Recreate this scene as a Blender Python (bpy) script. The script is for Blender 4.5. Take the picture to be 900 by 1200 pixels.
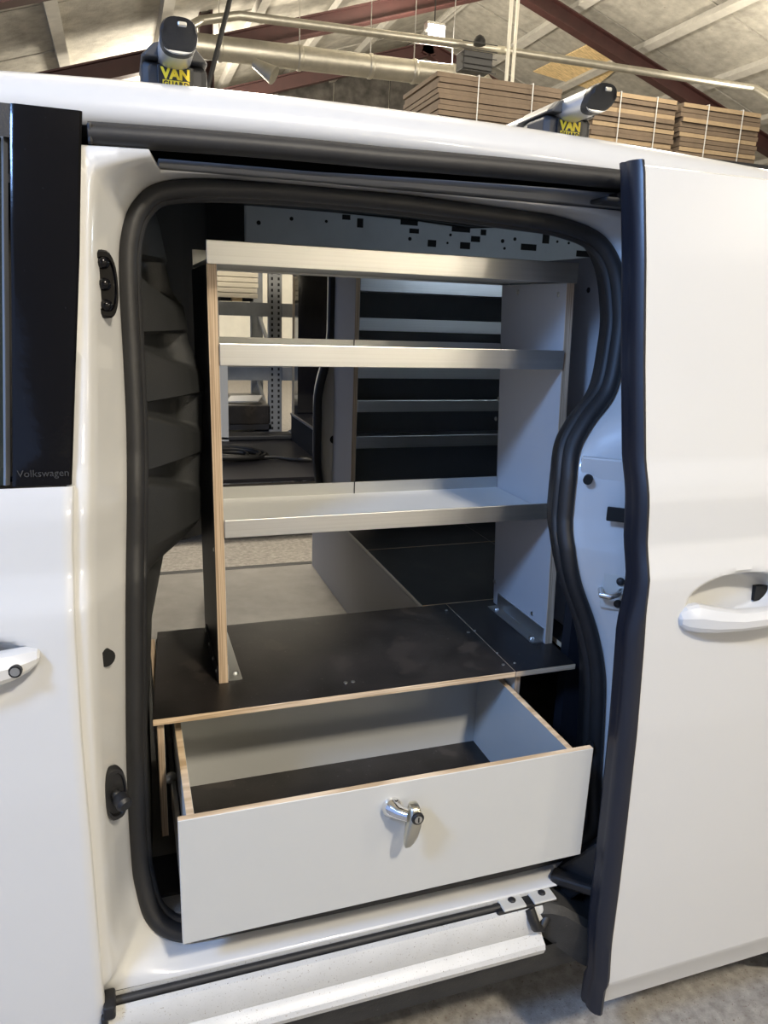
import bpy, math, random
import numpy as np
from mathutils import Vector, Matrix
random.seed(7)
for o in list(bpy.data.objects): bpy.data.objects.remove(o)
SC = bpy.context.scene
COL = SC.collection
R = math.radians

# ---------------------------------------------------------------- camera, world, lights, exposure
cam = bpy.data.cameras.new('camera'); cam_o = bpy.data.objects.new('camera', cam); COL.objects.link(cam_o)
yaw, pitch, roll = R(19.347), R(15.07), R(-2.163)
cy, sy, cp, sp = math.cos(yaw), math.sin(yaw), math.cos(pitch), math.sin(pitch)
fwd = Vector((sy*cp, cy*cp, -sp)); rgt = Vector((cy, -sy, 0)); dwn = fwd.cross(rgt)
c, s = math.cos(roll), math.sin(roll)
r2 = rgt*c + dwn*s; d2 = dwn*c - rgt*s
m = Matrix((r2, -d2, -fwd)).transposed().to_4x4(); m.translation = (0, 0, 1.5)
cam_o.matrix_world = m
cam.sensor_fit = 'VERTICAL'; cam.sensor_height = 36; cam.sensor_width = 27; cam.lens = 880/1200*36
cam.clip_start = .03; cam.clip_end = 100
SC.camera = cam_o
SC.view_settings.view_transform = 'Standard'; SC.view_settings.look = 'None'
SC.view_settings.gamma = 1; SC.view_settings.use_curve_mapping = False
SC.view_settings.exposure = 0.0

W = bpy.data.worlds.new('world'); SC.world = W; W.use_nodes = True
W.node_tree.nodes['Background'].inputs[0].default_value = (.42, .58, 1, 1)
W.node_tree.nodes['Background'].inputs[1].default_value = .9

def area(name, loc, target, size, power, color, spread=180, sy_=None):
    l = bpy.data.lights.new(name, 'AREA'); l.energy = power; l.color = color; l.size = size
    if sy_: l.shape = 'RECTANGLE'; l.size_y = sy_
    l.spread = R(spread)
    o = bpy.data.objects.new(name, l); COL.objects.link(o); o.location = loc
    o.rotation_euler = (Vector(target)-Vector(loc)).to_track_quat('-Z', 'Y').to_euler()
    return o
def bulb(name, loc, power, color, r=.25):
    l = bpy.data.lights.new(name, 'POINT'); l.energy = power; l.color = color; l.shadow_soft_size = r
    o = bpy.data.objects.new(name, l); COL.objects.link(o); o.location = loc; return o
WARM = (1, .90, .74)
# hall floodlights behind the camera (warm) and a roof window high to the left (cool)
area('hall_light', (1.35, -2.15, 4.8), (.4, 1.2, .9), .36, 218, WARM)
area('hall_light', (5.6, -2.2, 4.3), (.4, 1.2, 1.0), .40, 50, WARM)
area('roof_window', (-2.25, -.65, 3.6), (.6, 1.3, 1.1), .55, 125, (.30, .52, 1))
# unseen fill added for ceiling, van floor, gap and lips, plus the floodlight
for x, y, z, e in ((1.6, 3.4, 4.3, 70), (.9, 3.7, 2.35, 60), (.6, 4.2, 3.6, 360), (5.0, 6.0, 4.6, 150), (3.96, 10.0, 4.6, 300), (8.0, 8.0, 4.0, 200), (1.0, 12.0, 4.0, 400), (11.0, -6.0, 3.6, 240), (4.5, -8.3, 3.3, 200), (6.2, -8.3, 3.3, 180)):
    bulb('hall_light', (x, y, z), e, WARM)

# ---------------------------------------------------------------- materials
def nodes(name):
    mt = bpy.data.materials.new(name); mt.use_nodes = True
    nt = mt.node_tree; return mt, nt, nt.nodes['Principled BSDF']
def mat(name, col, rough=.5, metal=0, coat=0, noise=None, bump=None, spec=None, stretch=(1, 1, 1)):
    """noise = (scale, amount): mottled value variation; bump = (scale, strength)"""
    mt, nt, b = nodes(name)
    b.inputs['Base Color'].default_value = (*col, 1); b.inputs['Roughness'].default_value = rough
    b.inputs['Metallic'].default_value = metal; b.inputs['Coat Weight'].default_value = coat
    b.inputs['Coat Roughness'].default_value = .06
    if spec is not None: b.inputs['Specular IOR Level'].default_value = spec
    if noise or bump:
        tc = nt.nodes.new('ShaderNodeTexCoord'); mp = nt.nodes.new('ShaderNodeMapping')
        mp.inputs['Scale'].default_value = stretch
        nt.links.new(tc.outputs['Object'], mp.inputs[0])
    if noise:
        n = nt.nodes.new('ShaderNodeTexNoise'); n.inputs['Scale'].default_value = noise[0]
        n.inputs['Detail'].default_value = 6; n.inputs['Roughness'].default_value = .6
        nt.links.new(mp.outputs[0], n.inputs['Vector'])
        r = nt.nodes.new('ShaderNodeValToRGB'); a = noise[1]
        r.color_ramp.elements[0].position = .32; r.color_ramp.elements[1].position = .68
        r.color_ramp.elements[0].color = (*[x*(1-a) for x in col], 1)
        r.color_ramp.elements[1].color = (*[min(1, x*(1+a)) for x in col], 1)
        nt.links.new(n.outputs['Fac'], r.inputs[0]); nt.links.new(r.outputs[0], b.inputs['Base Color'])
    if bump:
        n2 = nt.nodes.new('ShaderNodeTexNoise'); n2.inputs['Scale'].default_value = bump[0]; n2.inputs['Detail'].default_value = 5
        nt.links.new(mp.outputs[0], n2.inputs['Vector'])
        bp = nt.nodes.new('ShaderNodeBump'); bp.inputs['Strength'].default_value = bump[1]; bp.inputs['Distance'].default_value = .01
        nt.links.new(n2.outputs['Fac'], bp.inputs['Height']); nt.links.new(bp.outputs[0], b.inputs['Normal'])
    return mt
def specks(mt, scale, thr, col):
    """dirt specks / terrazzo chips over a material's base colour"""
    nt = mt.node_tree; b = nt.nodes['Principled BSDF']; inp = b.inputs['Base Color']
    tc = nt.nodes.new('ShaderNodeTexCoord'); v = nt.nodes.new('ShaderNodeTexNoise')
    v.inputs['Scale'].default_value = scale; v.inputs['Detail'].default_value = 3
    nt.links.new(tc.outputs['Object'], v.inputs['Vector'])
    r = nt.nodes.new('ShaderNodeMapRange'); r.inputs[1].default_value = thr; r.inputs[2].default_value = thr+.04
    nt.links.new(v.outputs['Fac'], r.inputs[0])
    mx = nt.nodes.new('ShaderNodeMix'); mx.data_type = 'RGBA'; mx.inputs[7].default_value = (*col, 1)
    if inp.links: nt.links.new(inp.links[0].from_socket, mx.inputs[6])
    else: mx.inputs[6].default_value = inp.default_value
    nt.links.new(r.outputs[0], mx.inputs[0]); nt.links.new(mx.outputs[2], inp)
    return mt
def edge_ply(name, c1, c2):
    """plywood edge: fine layered grain"""
    mt, nt, b = nodes(name); b.inputs['Roughness'].default_value = .6
    tc = nt.nodes.new('ShaderNodeTexCoord'); n = nt.nodes.new('ShaderNodeTexNoise')
    n.inputs['Scale'].default_value = 260; n.inputs['Detail'].default_value = 2
    mp = nt.nodes.new('ShaderNodeMapping'); mp.inputs['Scale'].default_value = (2.2, .04, .02) if 'upright' in name else (.03, .15, 1.3)
    nt.links.new(tc.outputs['Object'], mp.inputs[0]); nt.links.new(mp.outputs[0], n.inputs['Vector'])
    r = nt.nodes.new('ShaderNodeValToRGB'); r.color_ramp.elements[0].position = .4; r.color_ramp.elements[1].position = .6
    r.color_ramp.elements[0].color = (*c1, 1); r.color_ramp.elements[1].color = (*c2, 1)
    nt.links.new(n.outputs['Fac'], r.inputs[0]); nt.links.new(r.outputs[0], b.inputs['Base Color'])
    return mt

M = {}
M['paint'] = mat('van_white_paint', (.555, .555, .545), .32, 0, .7, spec=.5)
M['paint_dirty'] = specks(specks(mat('van_white_sill_paint', (.545, .54, .515), .38, 0, .4, noise=(14, .05)), 240, .665, (.36, .33, .28)), 420, .67, (.14, .12, .10))
M['black_gloss'] = specks(mat('black_gloss_trim', (.004, .004, .005), .12, 0, 0, spec=.3, bump=(60, .02)), 300, .74, (.05, .05, .05))
M['glass'] = mat('dark_tinted_glass', (.012, .018, .018), .04, 0, 1)
M['rubber'] = mat('black_rubber', (.014, .014, .015), .55, noise=(30, .15), bump=(90, .04))
M['strip_rubber'] = mat('door_edge_rubber', (.012, .014, .022), .34, bump=(40, .03))
M['plastic'] = mat('charcoal_moulded_plastic', (.022, .023, .023), .5, bump=(500, .12))
M['dark_plastic'] = mat('black_plastic', (.010, .010, .011), .45, bump=(300, .08))
M['skirt'] = specks(mat('dusty_black_plastic', (.026, .025, .023), .6, noise=(20, .3), bump=(250, .1)), 260, .73, (.30, .29, .26))
M['black_void'] = mat('black_parts_and_voids', (.004, .004, .004), .8)  # black parts, and shade painted into holes, slots, gaps and recesses
M['primer'] = mat('grey_primed_steel', (.60, .63, .65), .5, noise=(9, .06))
M['rail'] = mat('grey_sealed_steel', (.20, .205, .215), .6)
M['pad'] = mat('pale_zinc_pad', (.52, .51, .47), .45)
M['alu_far'] = mat('far_lip_aluminium', (.86, .89, .92), .34, 1, noise=(110, .07), stretch=(.012, 1, 1.6))  # aluminium copy made lighter and bluer, bright reflections put into its colour
M['back_grey'] = mat('dark_grey_panel', (.20, .21, .21), .6)
M['alu'] = mat('brushed_aluminium', (.78, .775, .75), .40, 1, noise=(110, .07), stretch=(.012, 1, 1.6))
M['alu_dull'] = mat('aluminium_sheet', (.60, .60, .58), .42, 1)
M['lam_grey'] = mat('grey_laminate', (.50, .50, .475), .42, noise=(3, .015))
M['lam_blue'] = mat('pale_grey_laminate', (.46, .46, .47), .45)
M['tray'] = mat('shelf_tray_grey', (.60, .60, .575), .45)
M['film'] = specks(specks(mat('black_phenolic_film', (.017, .0145, .0135), .40, noise=(7, .6), bump=(350, .05)), 9, .60, (.034, .028, .025)), 150, .70, (.10, .09, .085))
M['film_dark'] = mat('dark_film', (.014, .014, .018), .42)
M['ply'] = edge_ply('plywood_edge', (.50, .36, .22), (.74, .58, .40))
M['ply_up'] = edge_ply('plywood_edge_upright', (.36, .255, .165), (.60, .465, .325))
M['floor_mat'] = mat('grey_anti_slip_floor', (.205, .195, .18), .6, noise=(12, .12), bump=(500, .2))
M['steel'] = mat('zinc_steel', (.62, .62, .60), .32, 1)
M['chrome'] = mat('chrome', (.82, .82, .82), .10, 1)
M['handle_grey'] = mat('satin_nickel', (.60, .585, .51), .30, 1)
M['concrete'] = specks(mat('concrete_floor', (.30, .28, .25), .8, noise=(38, .28), bump=(260, .2)), 150, .63, (.20, .155, .135))
M['yellow'] = mat('yellow_print', (.75, .58, .03), .5)
M['grey_print'] = mat('grey_print', (.028, .028, .028), .4)
M['bar_alu'] = mat('silver_bar', (.66, .67, .68), .38, .85)
M['foot'] = mat('charcoal_foot_plastic', (.030, .031, .034), .48, bump=(400, .05))
M['insul'] = specks(mat('grey_insulation_board', (.40, .38, .33), .9, noise=(6, .22), bump=(60, .4), stretch=(1, 1, 1)), 22, .70, (.26, .24, .20))
M['insul_dark'] = mat('dark_insulation_board', (.10, .092, .082), .9, noise=(5, .45))
M['batten'] = mat('grey_painted_batten', (.50, .48, .43), .8, noise=(8, .1))
M['redsteel'] = mat('oxide_red_steel', (.045, .014, .012), .6, noise=(5, .2))
M['galv'] = mat('galvanised_duct', (.47, .45, .39), .42, .9, noise=(9, .12))
M['white_wall'] = mat('cream_wall', (.74, .71, .60), .8, noise=(4, .05))
M['card'] = mat('brown_cardboard', (.17, .125, .085), .8, noise=(10, .12))
M['card_light'] = mat('light_cardboard', (.36, .265, .16), .8, noise=(10, .1))
M['osb'] = mat('strand_board', (.78, .58, .30), .75, noise=(10, .28), stretch=(1, 4, 1))
M['wood'] = mat('pale_timber', (.56, .43, .27), .7, noise=(20, .12), stretch=(6, 6, .6))
M['board'] = mat('cream_boards', (.60, .55, .44), .7)
M['rack'] = mat('grey_rack_steel', (.25, .26, .265), .5, .3, noise=(8, .1))
M['black_paint'] = mat('black_van_paint', (.006, .006, .008), .12, 0, .8)
M['navy'] = mat('dark_lining', (.012, .013, .018), .5)
M['cable'] = mat('black_cable', (.008, .008, .008), .45)
M['strap'] = mat('pale_strap', (.6, .6, .58), .5)
M['red'] = mat('red_plastic', (.30, .03, .025), .5)
M['tyre'] = mat('tyre_rubber', (.012, .012, .012), .75, bump=(60, .2))
mt, nt, b = nodes('lamp_glow'); b.inputs['Emission Color'].default_value = (1, .95, .82, 1); b.inputs['Emission Strength'].default_value = 18; M['glow'] = mt

# ---------------------------------------------------------------- mesh builder
WL = {}
class MB:
    def __init__(s): s.v = []; s.f = []; s.mi = []
    def add(s, vs, fs, mi=0):
        n = len(s.v); s.v += [tuple(map(float, p)) for p in vs]
        for k, f in enumerate(fs):
            s.f.append([n+i for i in f]); s.mi.append(mi if isinstance(mi, int) else mi[k])
        return s
    def box(s, x0, x1, y0, y1, z0, z1, mi=0):
        """mi: int or (left,right,front,back,bottom,top)"""
        vs = [(x, y, z) for z in (z0, z1) for y in (y0, y1) for x in (x0, x1)]
        fs = [(0, 4, 6, 2), (1, 3, 7, 5), (0, 1, 5, 4), (2, 6, 7, 3), (0, 2, 3, 1), (4, 5, 7, 6)]
        return s.add(vs, fs, mi)
    def obox(s, p, ax, ay, az, hx, hy, hz, mi=0):
        p, ax, ay, az = map(Vector, (p, ax, ay, az))
        vs = [p+ax*(hx*i)+ay*(hy*j)+az*(hz*k) for k in (-1, 1) for j in (-1, 1) for i in (-1, 1)]
        return s.add(vs, [(0, 4, 6, 2), (1, 3, 7, 5), (0, 1, 5, 4), (2, 6, 7, 3), (0, 2, 3, 1), (4, 5, 7, 6)], mi)
    def bar(s, a, b, w, h, up=(0, 0, 1), mi=0):
        a, b = Vector(a), Vector(b); d = (b-a).normalized(); u = Vector(up)
        sx = d.cross(u).normalized(); uu = sx.cross(d)
        return s.obox((a+b)/2, sx, d, uu, w/2, (b-a).length/2, h/2, mi)
    def loft(s, loops, closed=True, caps=False, wrap=False, mi=0, flip=False):
        n = len(loops[0]); vs = [p for l in loops for p in l]; fs = []; L = len(loops)
        for i in range(L if wrap else L-1):
            for j in range(n if closed else n-1):
                a = i*n+j; b_ = i*n+(j+1) % n; c_ = ((i+1) % L)*n+(j+1) % n; d = ((i+1) % L)*n+j
                fs.append((a, b_, c_, d) if not flip else (d, c_, b_, a))
        if caps:
            fs.append(tuple(range(n))[::-1] if not flip else tuple(range(n)))
            k = (L-1)*n; fs.append(tuple(range(k, k+n)) if not flip else tuple(range(k, k+n))[::-1])
        return s.add(vs, fs, mi)
    def tube(s, path, r, n=10, closed=False, mi=0):
        P = [Vector(p) for p in path]; loops = []; N = len(P); up = None
        for i in range(N):
            t = (P[(i+1) % N]-P[i-1]) if closed else (P[min(i+1, N-1)]-P[max(i-1, 0)])
            t.normalize()
            if up is None:
                up = Vector((0, 0, 1)) if abs(t.z) < .9 else Vector((1, 0, 0))
            a = t.cross(up).normalized(); up = a.cross(t).normalized()
            rr = r[i] if isinstance(r, (list, tuple)) else r
            loops.append([P[i]+(a*math.cos(q)+up*math.sin(q))*rr for q in [2*math.pi*k/n for k in range(n)]])
        return s.loft(loops, True, not closed, closed, mi)
    def disc(s, c_, nrm, r, h, n=14, mi=0):
        c_ = Vector(c_); nn = Vector(nrm).normalized()
        return s.tube([c_, c_+nn*h], r, n, mi=mi)
    def dome(s, c_, nrm, r, h, n=12, mi=0):
        c_ = Vector(c_); nn = Vector(nrm).normalized()
        return s.tube([c_, c_+nn*h*.45, c_+nn*h*.8, c_+nn*h], [r, r*.95, r*.7, r*.25], n, mi=mi)
    def prism(s, poly, axis, a, b, mi=0, mcap=None):
        def P(p, t): return (t, p[0], p[1]) if axis == 'x' else (p[0], t, p[1]) if axis == 'y' else (p[0], p[1], t)
        n = len(poly); vs = [P(p, a) for p in poly]+[P(p, b) for p in poly]; side = mi if isinstance(mi, list) else [mi]*n
        fs = [(i, (i+1) % n, n+(i+1) % n, n+i) for i in range(n)]+[tuple(range(n))[::-1], tuple(range(n, 2*n))]
        mc = mcap if mcap is not None else (side[0], side[0])
        return s.add(vs, fs, side+[mc[0], mc[1]])
    def mesh(s, name, mats, loc, smooth):
        me = bpy.data.meshes.new(name)
        me.from_pydata([(x-loc[0], y-loc[1], z-loc[2]) for x, y, z in s.v], [], s.f)
        for mm in mats: me.materials.append(M[mm])
        me.polygons.foreach_set('material_index', s.mi)
        if smooth:
            me.polygons.foreach_set('use_smooth', [True]*len(me.polygons))
            me.update(); me.set_sharp_from_angle(angle=R(smooth))
        import bmesh
        bm = bmesh.new(); bm.from_mesh(me); bmesh.ops.recalc_face_normals(bm, faces=bm.faces); bm.to_mesh(me); bm.free()
        return me
    def build(s, name, mats, parent=None, bevel=0, smooth=0, label=None, cat=None, group=None, kind=None, seg=2, loc=None):
        if isinstance(mats, str): mats = [mats]
        A = np.array(s.v); lo, hi = A.min(0), A.max(0)
        if loc is None: loc = ((lo[0]+hi[0])/2, (lo[1]+hi[1])/2, lo[2])
        o = bpy.data.objects.new(name, s.mesh(name, mats, loc, smooth)); COL.objects.link(o); o.location = loc
        WL[o.name] = Vector(loc)
        if parent: put(o, parent)
        if bevel:
            bv = o.modifiers.new('bevel', 'BEVEL'); bv.width = bevel; bv.segments = seg; bv.limit_method = 'ANGLE'; bv.angle_limit = R(40)
        tag(o, label, cat, group, kind)
        return o
def put(o, parent):
    o.parent = parent; o.matrix_parent_inverse = Matrix.Translation(-WL[parent.name])
def tag(o, label=None, cat=None, group=None, kind=None):
    if label: o['label'] = label
    if cat: o['category'] = cat
    if group: o['group'] = group
    if kind: o['kind'] = kind
def thing(name, loc, label, cat, group=None):
    o = bpy.data.objects.new(name, None); COL.objects.link(o); o.location = loc; o.empty_display_size = .05
    WL[o.name] = Vector(loc); tag(o, label, cat, group); return o
def dup(o, parent=None, delta=None):
    c_ = o.copy(); COL.objects.link(c_); WL[c_.name] = WL[o.name].copy()
    if parent: c_.parent = parent
    for ch in list(o.children): dup(ch, c_)
    if delta: c_.location = Vector(o.location)+Vector(delta)
    return c_
def text(name, body, size, origin, xdir, ydir, material, parent, bold=0, extrude=.0006, align='CENTER', spacing=1.0):
    cu = bpy.data.curves.new(name, 'FONT'); cu.body = body; cu.size = size; cu.extrude = extrude; cu.offset = bold
    cu.align_x = align; cu.space_character = spacing; cu.resolution_u = 3
    t = bpy.data.objects.new('tmp', cu); COL.objects.link(t)
    dg = bpy.context.evaluated_depsgraph_get(); me = bpy.data.meshes.new_from_object(t.evaluated_get(dg))
    bpy.data.objects.remove(t)
    X = Vector(xdir).normalized(); Y = Vector(ydir).normalized(); Z = X.cross(Y)
    me.transform(Matrix((X, Y, Z)).transposed().to_4x4())
    me.materials.clear(); me.materials.append(M[material])
    o = bpy.data.objects.new(name, me); COL.objects.link(o); o.location = origin; WL[o.name] = Vector(origin)
    put(o, parent); return o

# body side profile of the van: Y of the open sliding door's skin as a function of z; the body skin lies BODY behind it
PZ = np.array([.0, .20, .25, .288, .374, .5, .65, .814, .97, 1.06, 1.085, 1.11, 1.137, 1.21, 1.235, 1.274, 1.425, 1.60, 1.732, 1.80])
PYv = np.array([.97, .951, .9385, .9255, .926, .927, .931, .937, .949, .958, .962, .972, .981, .990, .997, 1.012, 1.044, 1.076, 1.105, 1.13])
def prof(z): return float(np.interp(z, PZ, PYv))
BODY = .075
EZ = [.30, .47, .57, .75, .90, 1.06, 1.17, 1.26, 1.41, 1.555, 1.70, 1.75]
EX = [-.072, -.075, -.076, -.077, -.079, -.078, -.075, -.069, -.056, -.043, -.033, -.029]
def front_edge(z): return float(np.interp(z, EZ, EX))

# ================================================================ THE HALL
RX, RZ, PITCH = 5.3, 6.2, math.tan(R(18))
def roof_z(x): return RZ-abs(x-RX)*PITCH
b_ = MB(); b_.box(-14, 18, -9, 18, -.1, 0); floor = b_.build('floor', 'concrete', kind='structure')
tag(floor, 'grey concrete hall floor')
ce = MB()
for sgn, xe in ((-1, -3.0), (1, 15.0)):
    x0, x1 = RX, xe
    a0, a1 = roof_z(x0)+.06, roof_z(x1)+.06
    vs = [(x0, -9.5, a0), (x1, -9.5, a1), (x1, 16, a1), (x0, 16, a0), (x0, -9.5, a0+.08), (x1, -9.5, a1+.08), (x1, 16, a1+.08), (x0, 16, a0+.08)]
    ce.add(vs, [(0, 1, 2, 3), (4, 7, 6, 5), (0, 4, 5, 1), (2, 6, 7, 3), (1, 5, 6, 2), (0, 3, 7, 4)])
ceiling = ce.build('ceiling', 'insul', kind='structure'); tag(ceiling, 'sloping insulated ceiling of the hall')
# insulation panels between purlins, battens, rafters
FR = [4.7, 7.7, 10.7, 13.7, 15.75]
pit = 1.22
for sgn, n in ((-1, 7), (1, 8)):
    ang = math.atan(PITCH)
    dx = Vector((sgn*math.cos(ang), 0, -math.sin(ang))); nrm = Vector((sgn*math.sin(ang), 0, math.cos(ang)))
    for k in range(n):
        for j in range(len(FR)-1):
            for h in range(2):
                ya = FR[j]+(FR[j+1]-FR[j])*h/2; yb = FR[j]+(FR[j+1]-FR[j])*(h+1)/2
                p = Vector((RX, (ya+yb)/2, RZ))+dx*(pit*(k+.5))+nrm*(.03+random.uniform(-.008, .008))
                q = MB().obox(p, dx, (0, 1, 0), nrm, pit/2-.03, (yb-ya)/2-.012, .02)
                q.build('insulation_panel', 'insul', ceiling)
    for k in range(n+1):
        p = Vector((RX, 10.2, RZ))+dx*(pit*k)-nrm*.035
        MB().obox(p, dx, (0, 1, 0), nrm, .065, 5.7, .045).build('batten', 'batten', ceiling)
    for y in FR[1:-1]:
        a = Vector((RX, y, RZ))-nrm*.2; b2 = Vector((RX, y, RZ))+dx*(pit*n)-nrm*.2
        q = MB(); q.bar(a, b2, .16, .02, nrm); q.bar(a-nrm*.2, b2-nrm*.2, .16, .02, nrm); q.bar(a-nrm*.1, b2-nrm*.1, .02, .2, nrm)
        q.build('rafter', 'redsteel', ceiling, label='oxide red steel rafter')
# plywood patch in the ceiling, lit by the floodlight
ang = math.atan(PITCH); dxr = Vector((math.cos(ang), 0, -math.sin(ang))); nr = Vector((math.sin(ang), 0, math.cos(ang)))
pts = [(7.052, 13.1), (7.109, 11.253), (7.68, 11.151), (7.951, 12.6)]
q = MB(); lo = [(x, y, roof_z(x)-.012) for x, y in pts]; q.loft([lo, [(x, y, z-.014) for x, y, z in lo]], True, True)
q.build('strand_board_panel', 'osb', ceiling, label='orange strand board patch')
# end wall
w = MB(); w.box(-6, 16, 15.9, 16.0, 0, 6.2); wall = w.build('wall_back', 'white_wall', kind='structure'); tag(wall, 'cream end wall of the hall with dark boards above')
for k in range(18):
    x = -5+1.15*k; xa, xb = x+.01, x+1.14
    za, zb = roof_z(xa)-.03, roof_z(xb)-.03
    if min(za, zb) > 3.05: MB().prism([(xa, 3.0), (xb, 3.0), (xb, zb), (xa, za)], 'y', 15.86, 15.9).build('wall_panel', 'insul_dark', wall)
w = MB(); w.box(-3.5, 16, -9.5, -9.4, 0, 6.2); wf = w.build('wall_front', 'white_wall', kind='structure'); tag(wf, 'cream wall of the hall behind the photographer')
w = MB(); w.box(14.9, 15.0, -9.4, 16, 0, 3.2); wr = w.build('wall_right', 'white_wall', kind='structure'); tag(wr, 'cream side wall of the hall')

# brown steel column, ducts and conduits under the roof
t = thing('steel_column', (1.16, 10.5, 0), 'oxide red steel column rising behind the left roof bar', 'column')
q = MB(); q.box(1.08, 1.10, 10.4, 10.6, 0, 5.0); q.box(1.22, 1.24, 10.4, 10.6, 0, 5.0); q.box(1.10, 1.22, 10.49, 10.51, 0, 5.0); q.build('column_shaft', 'redsteel', t)
MB().box(1.0, 1.32, 10.3, 10.7, 0, .02).build('base_plate', 'redsteel', t)
t = thing('ventilation_duct', (2.6, 9.5, 4.2), 'galvanised round ventilation duct under the ceiling', 'duct')
MB().tube([(.6, 9.5, 4.215), (4.25, 9.5, 4.30)], .125, 20).build('duct_tube', 'galv', t, smooth=40)
for x in (1.2, 2.1, 2.95, 3.5, 4.0):
    zc = 4.215+.0233*(x-.6)
    MB().tube([(x-.03, 9.5, zc), (x-.015, 9.5, zc), (x+.015, 9.5, zc), (x+.03, 9.5, zc)], [.127, .137, .137, .127], 20).build('collar', 'galv', t, smooth=30)
    MB().tube([(x, 9.5, zc+.13), (x, 9.5, roof_z(x))], .006, 6).build('hanger', 'steel', t)
MB().tube([(4.25, 9.5, 4.30), (4.4, 9.5, 4.29), (4.48, 9.46, 4.2), (4.5, 9.4, 4.05), (4.5, 9.38, 3.9)], .115, 18).build('duct_elbow', 'galv', t, smooth=40)
q = MB(); q.tube([(1.55, 9.3, 4.08), (1.75, 9.2, 3.95)], [.05, .10], 14); q.build('spout', 'galv', t, smooth=40)
o = MB().tube([(.55, 8.5, 3.95), (.95, 9.0, 4.32), (1.35, 9.0, 4.42), (4.0, 9.0, 4.49), (7.9, 9.0, 4.53), (8.1, 8.9, 4.5), (8.15, 8.2, 4.05), (8.2, 7.2, 3.4)], .045, 12).build('conduit', 'galv', smooth=40)
tag(o, 'long galvanised pipe running above the duct across the hall', 'pipe')
for k, (x, y, r) in enumerate(((4.42, 8.85, .022), (4.50, 8.85, .02))):
    o = MB().tube([(x, y, 3.0), (x, y, roof_z(x)-.02)], r, 8).build('vertical_pipe', 'white_wall', smooth=40)
    tag(o, ('thin white vertical pipe beside the floodlight, left one', 'thin white vertical pipe beside the floodlight, right one')[k], 'pipe', 'white vertical pipes')
o = MB().tube([(.97, 8.85, 3.6), (1.23, 8.85, 4.5), (1.33, 8.85, 4.85)], .025, 8).build('slanted_rod', 'rubber', smooth=40)
tag(o, 'dark slanted rod hanging next to the steel column', 'rod')
t = thing('floodlight', (3.96, 10.05, 4.86), 'bright floodlight hanging below the ceiling', 'lamp')
MB().box(3.84, 4.08, 9.98, 10.12, 4.93, 5.02).build('housing', 'steel', t, bevel=.01)
MB().box(3.85, 4.07, 9.96, 9.978, 4.86, 4.98).build('diffuser', 'glow', t)
MB().tube([(3.96, 10.05, 5.02), (3.96, 10.05, roof_z(3.96))], .008, 6).build('cable', 'cable', t)
t = thing('wire_basket', (4.0, 8.7, 4.1), 'dark wire basket holding equipment under the floodlight', 'basket')
q = MB()
for k in range(7):
    q.bar((3.74+.071*k, 8.62, 4.12), (3.74+.071*k, 8.62, 4.41), .008, .008)
for k in range(5): q.bar((3.74, 8.62, 4.12+.071*k), (4.17, 8.62, 4.12+.071*k), .008, .008)
q.build('grid', 'rubber', t)
MB().box(3.77, 4.13, 8.64, 8.85, 4.14, 4.33).build('equipment_box', 'dark_plastic', t, bevel=.01)
MB().dome((3.98, 8.7, 4.41), (0, 0, 1), .07, .1).build('camera_dome', 'dark_plastic', t, smooth=40)

# pallet rack beyond the vans
rk = thing('pallet_rack', (2.7, 7.4, 0), 'grey perforated steel pallet rack beyond the vans', 'rack')
for x in (-1.3, 1.34, 4.15, 6.75):
    for y in (7.0, 8.0):
        q = MB(); q.box(x-.06, x+.06, y, y+.01, 0, 3.12); q.box(x-.06, x-.05, y+.01, y+.07, 0, 3.12); q.box(x+.05, x+.06, y+.01, y+.07, 0, 3.12)
        up = q.build('upright', 'rack', rk)
        h = MB()
        if y == 7.0 and x > 0 and x < 2:
            for k in range(40):
                for s_ in (-.03, .03): h.box(x+s_-.009, x+s_+.009, y-.0015, y, .12+.05*k, .145+.05*k)
            h.build('slot', 'black_void', up, kind='stuff')
    q = MB()
    for k in range(4): q.bar((x, 7.05, .3+.7*k), (x, 8.0, .75+.7*k), .03, .03)
    q.build('brace', 'rack', rk)
for z in (.83, 1.40, 3.0):
    for x0, x1 in ((-1.24, 1.28), (1.4, 4.09), (4.21, 6.69)):
        for y in (6.98, 8.0):
            MB().box(x0, x1, y, y+.05, z, z+.12).build('beam', 'rack', rk)
for x0, x1 in ((-1.24, 1.28), (1.4, 4.09), (4.21, 6.69)):
    MB().box(x0, x1, 7.0, 8.05, 3.12, 3.14).build('deck', 'board', rk)
# stack of cream boards on the rack
for k in range(5):
    o = MB().box(.0+.01*random.random(), 1.19-.015*random.random(), 7.02, 8.0, 1.555+.045*k, 1.595+.045*k).build('flat_board', 'board', bevel=.003)
    tag(o, 'cream board in the stack on the rack beam, ' + ('lowest board', 'second board from below', 'middle board', 'second board from the top', 'topmost board')[k], 'board', 'cream boards stacked on the rack')
for k, (x, mm) in enumerate(((.72, 'white_wall'), (.86, 'black_void'), (.96, 'osb'), (1.06, 'black_void'))):
    o = MB().box(x, x+.09, 7.05, 7.9, 1.525, 1.555).build('spacer_block', mm)
    tag(o, ('pale spacer block under the cream boards', 'black spacer block under the cream boards, left one', 'orange wooden spacer block under the cream boards', 'black spacer block under the cream boards, right one')[k], 'spacer')
o = MB().box(1.445, 1.51, 6.7, 6.76, 0, 2.3).build('timber_post', 'wood', bevel=.004); tag(o, 'pale timber post standing before the pallet rack', 'post')
pl = thing('pallet', (.6, 7.4, 0.0), 'dark pallet on the rack floor, carrying a black box', 'pallet')
for k in range(3): MB().box(-.1+.63*k, .02+.63*k, 7.05, 7.95, .28, .37).build('bearer', 'wood' if k == 1 else 'navy', pl)
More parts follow.
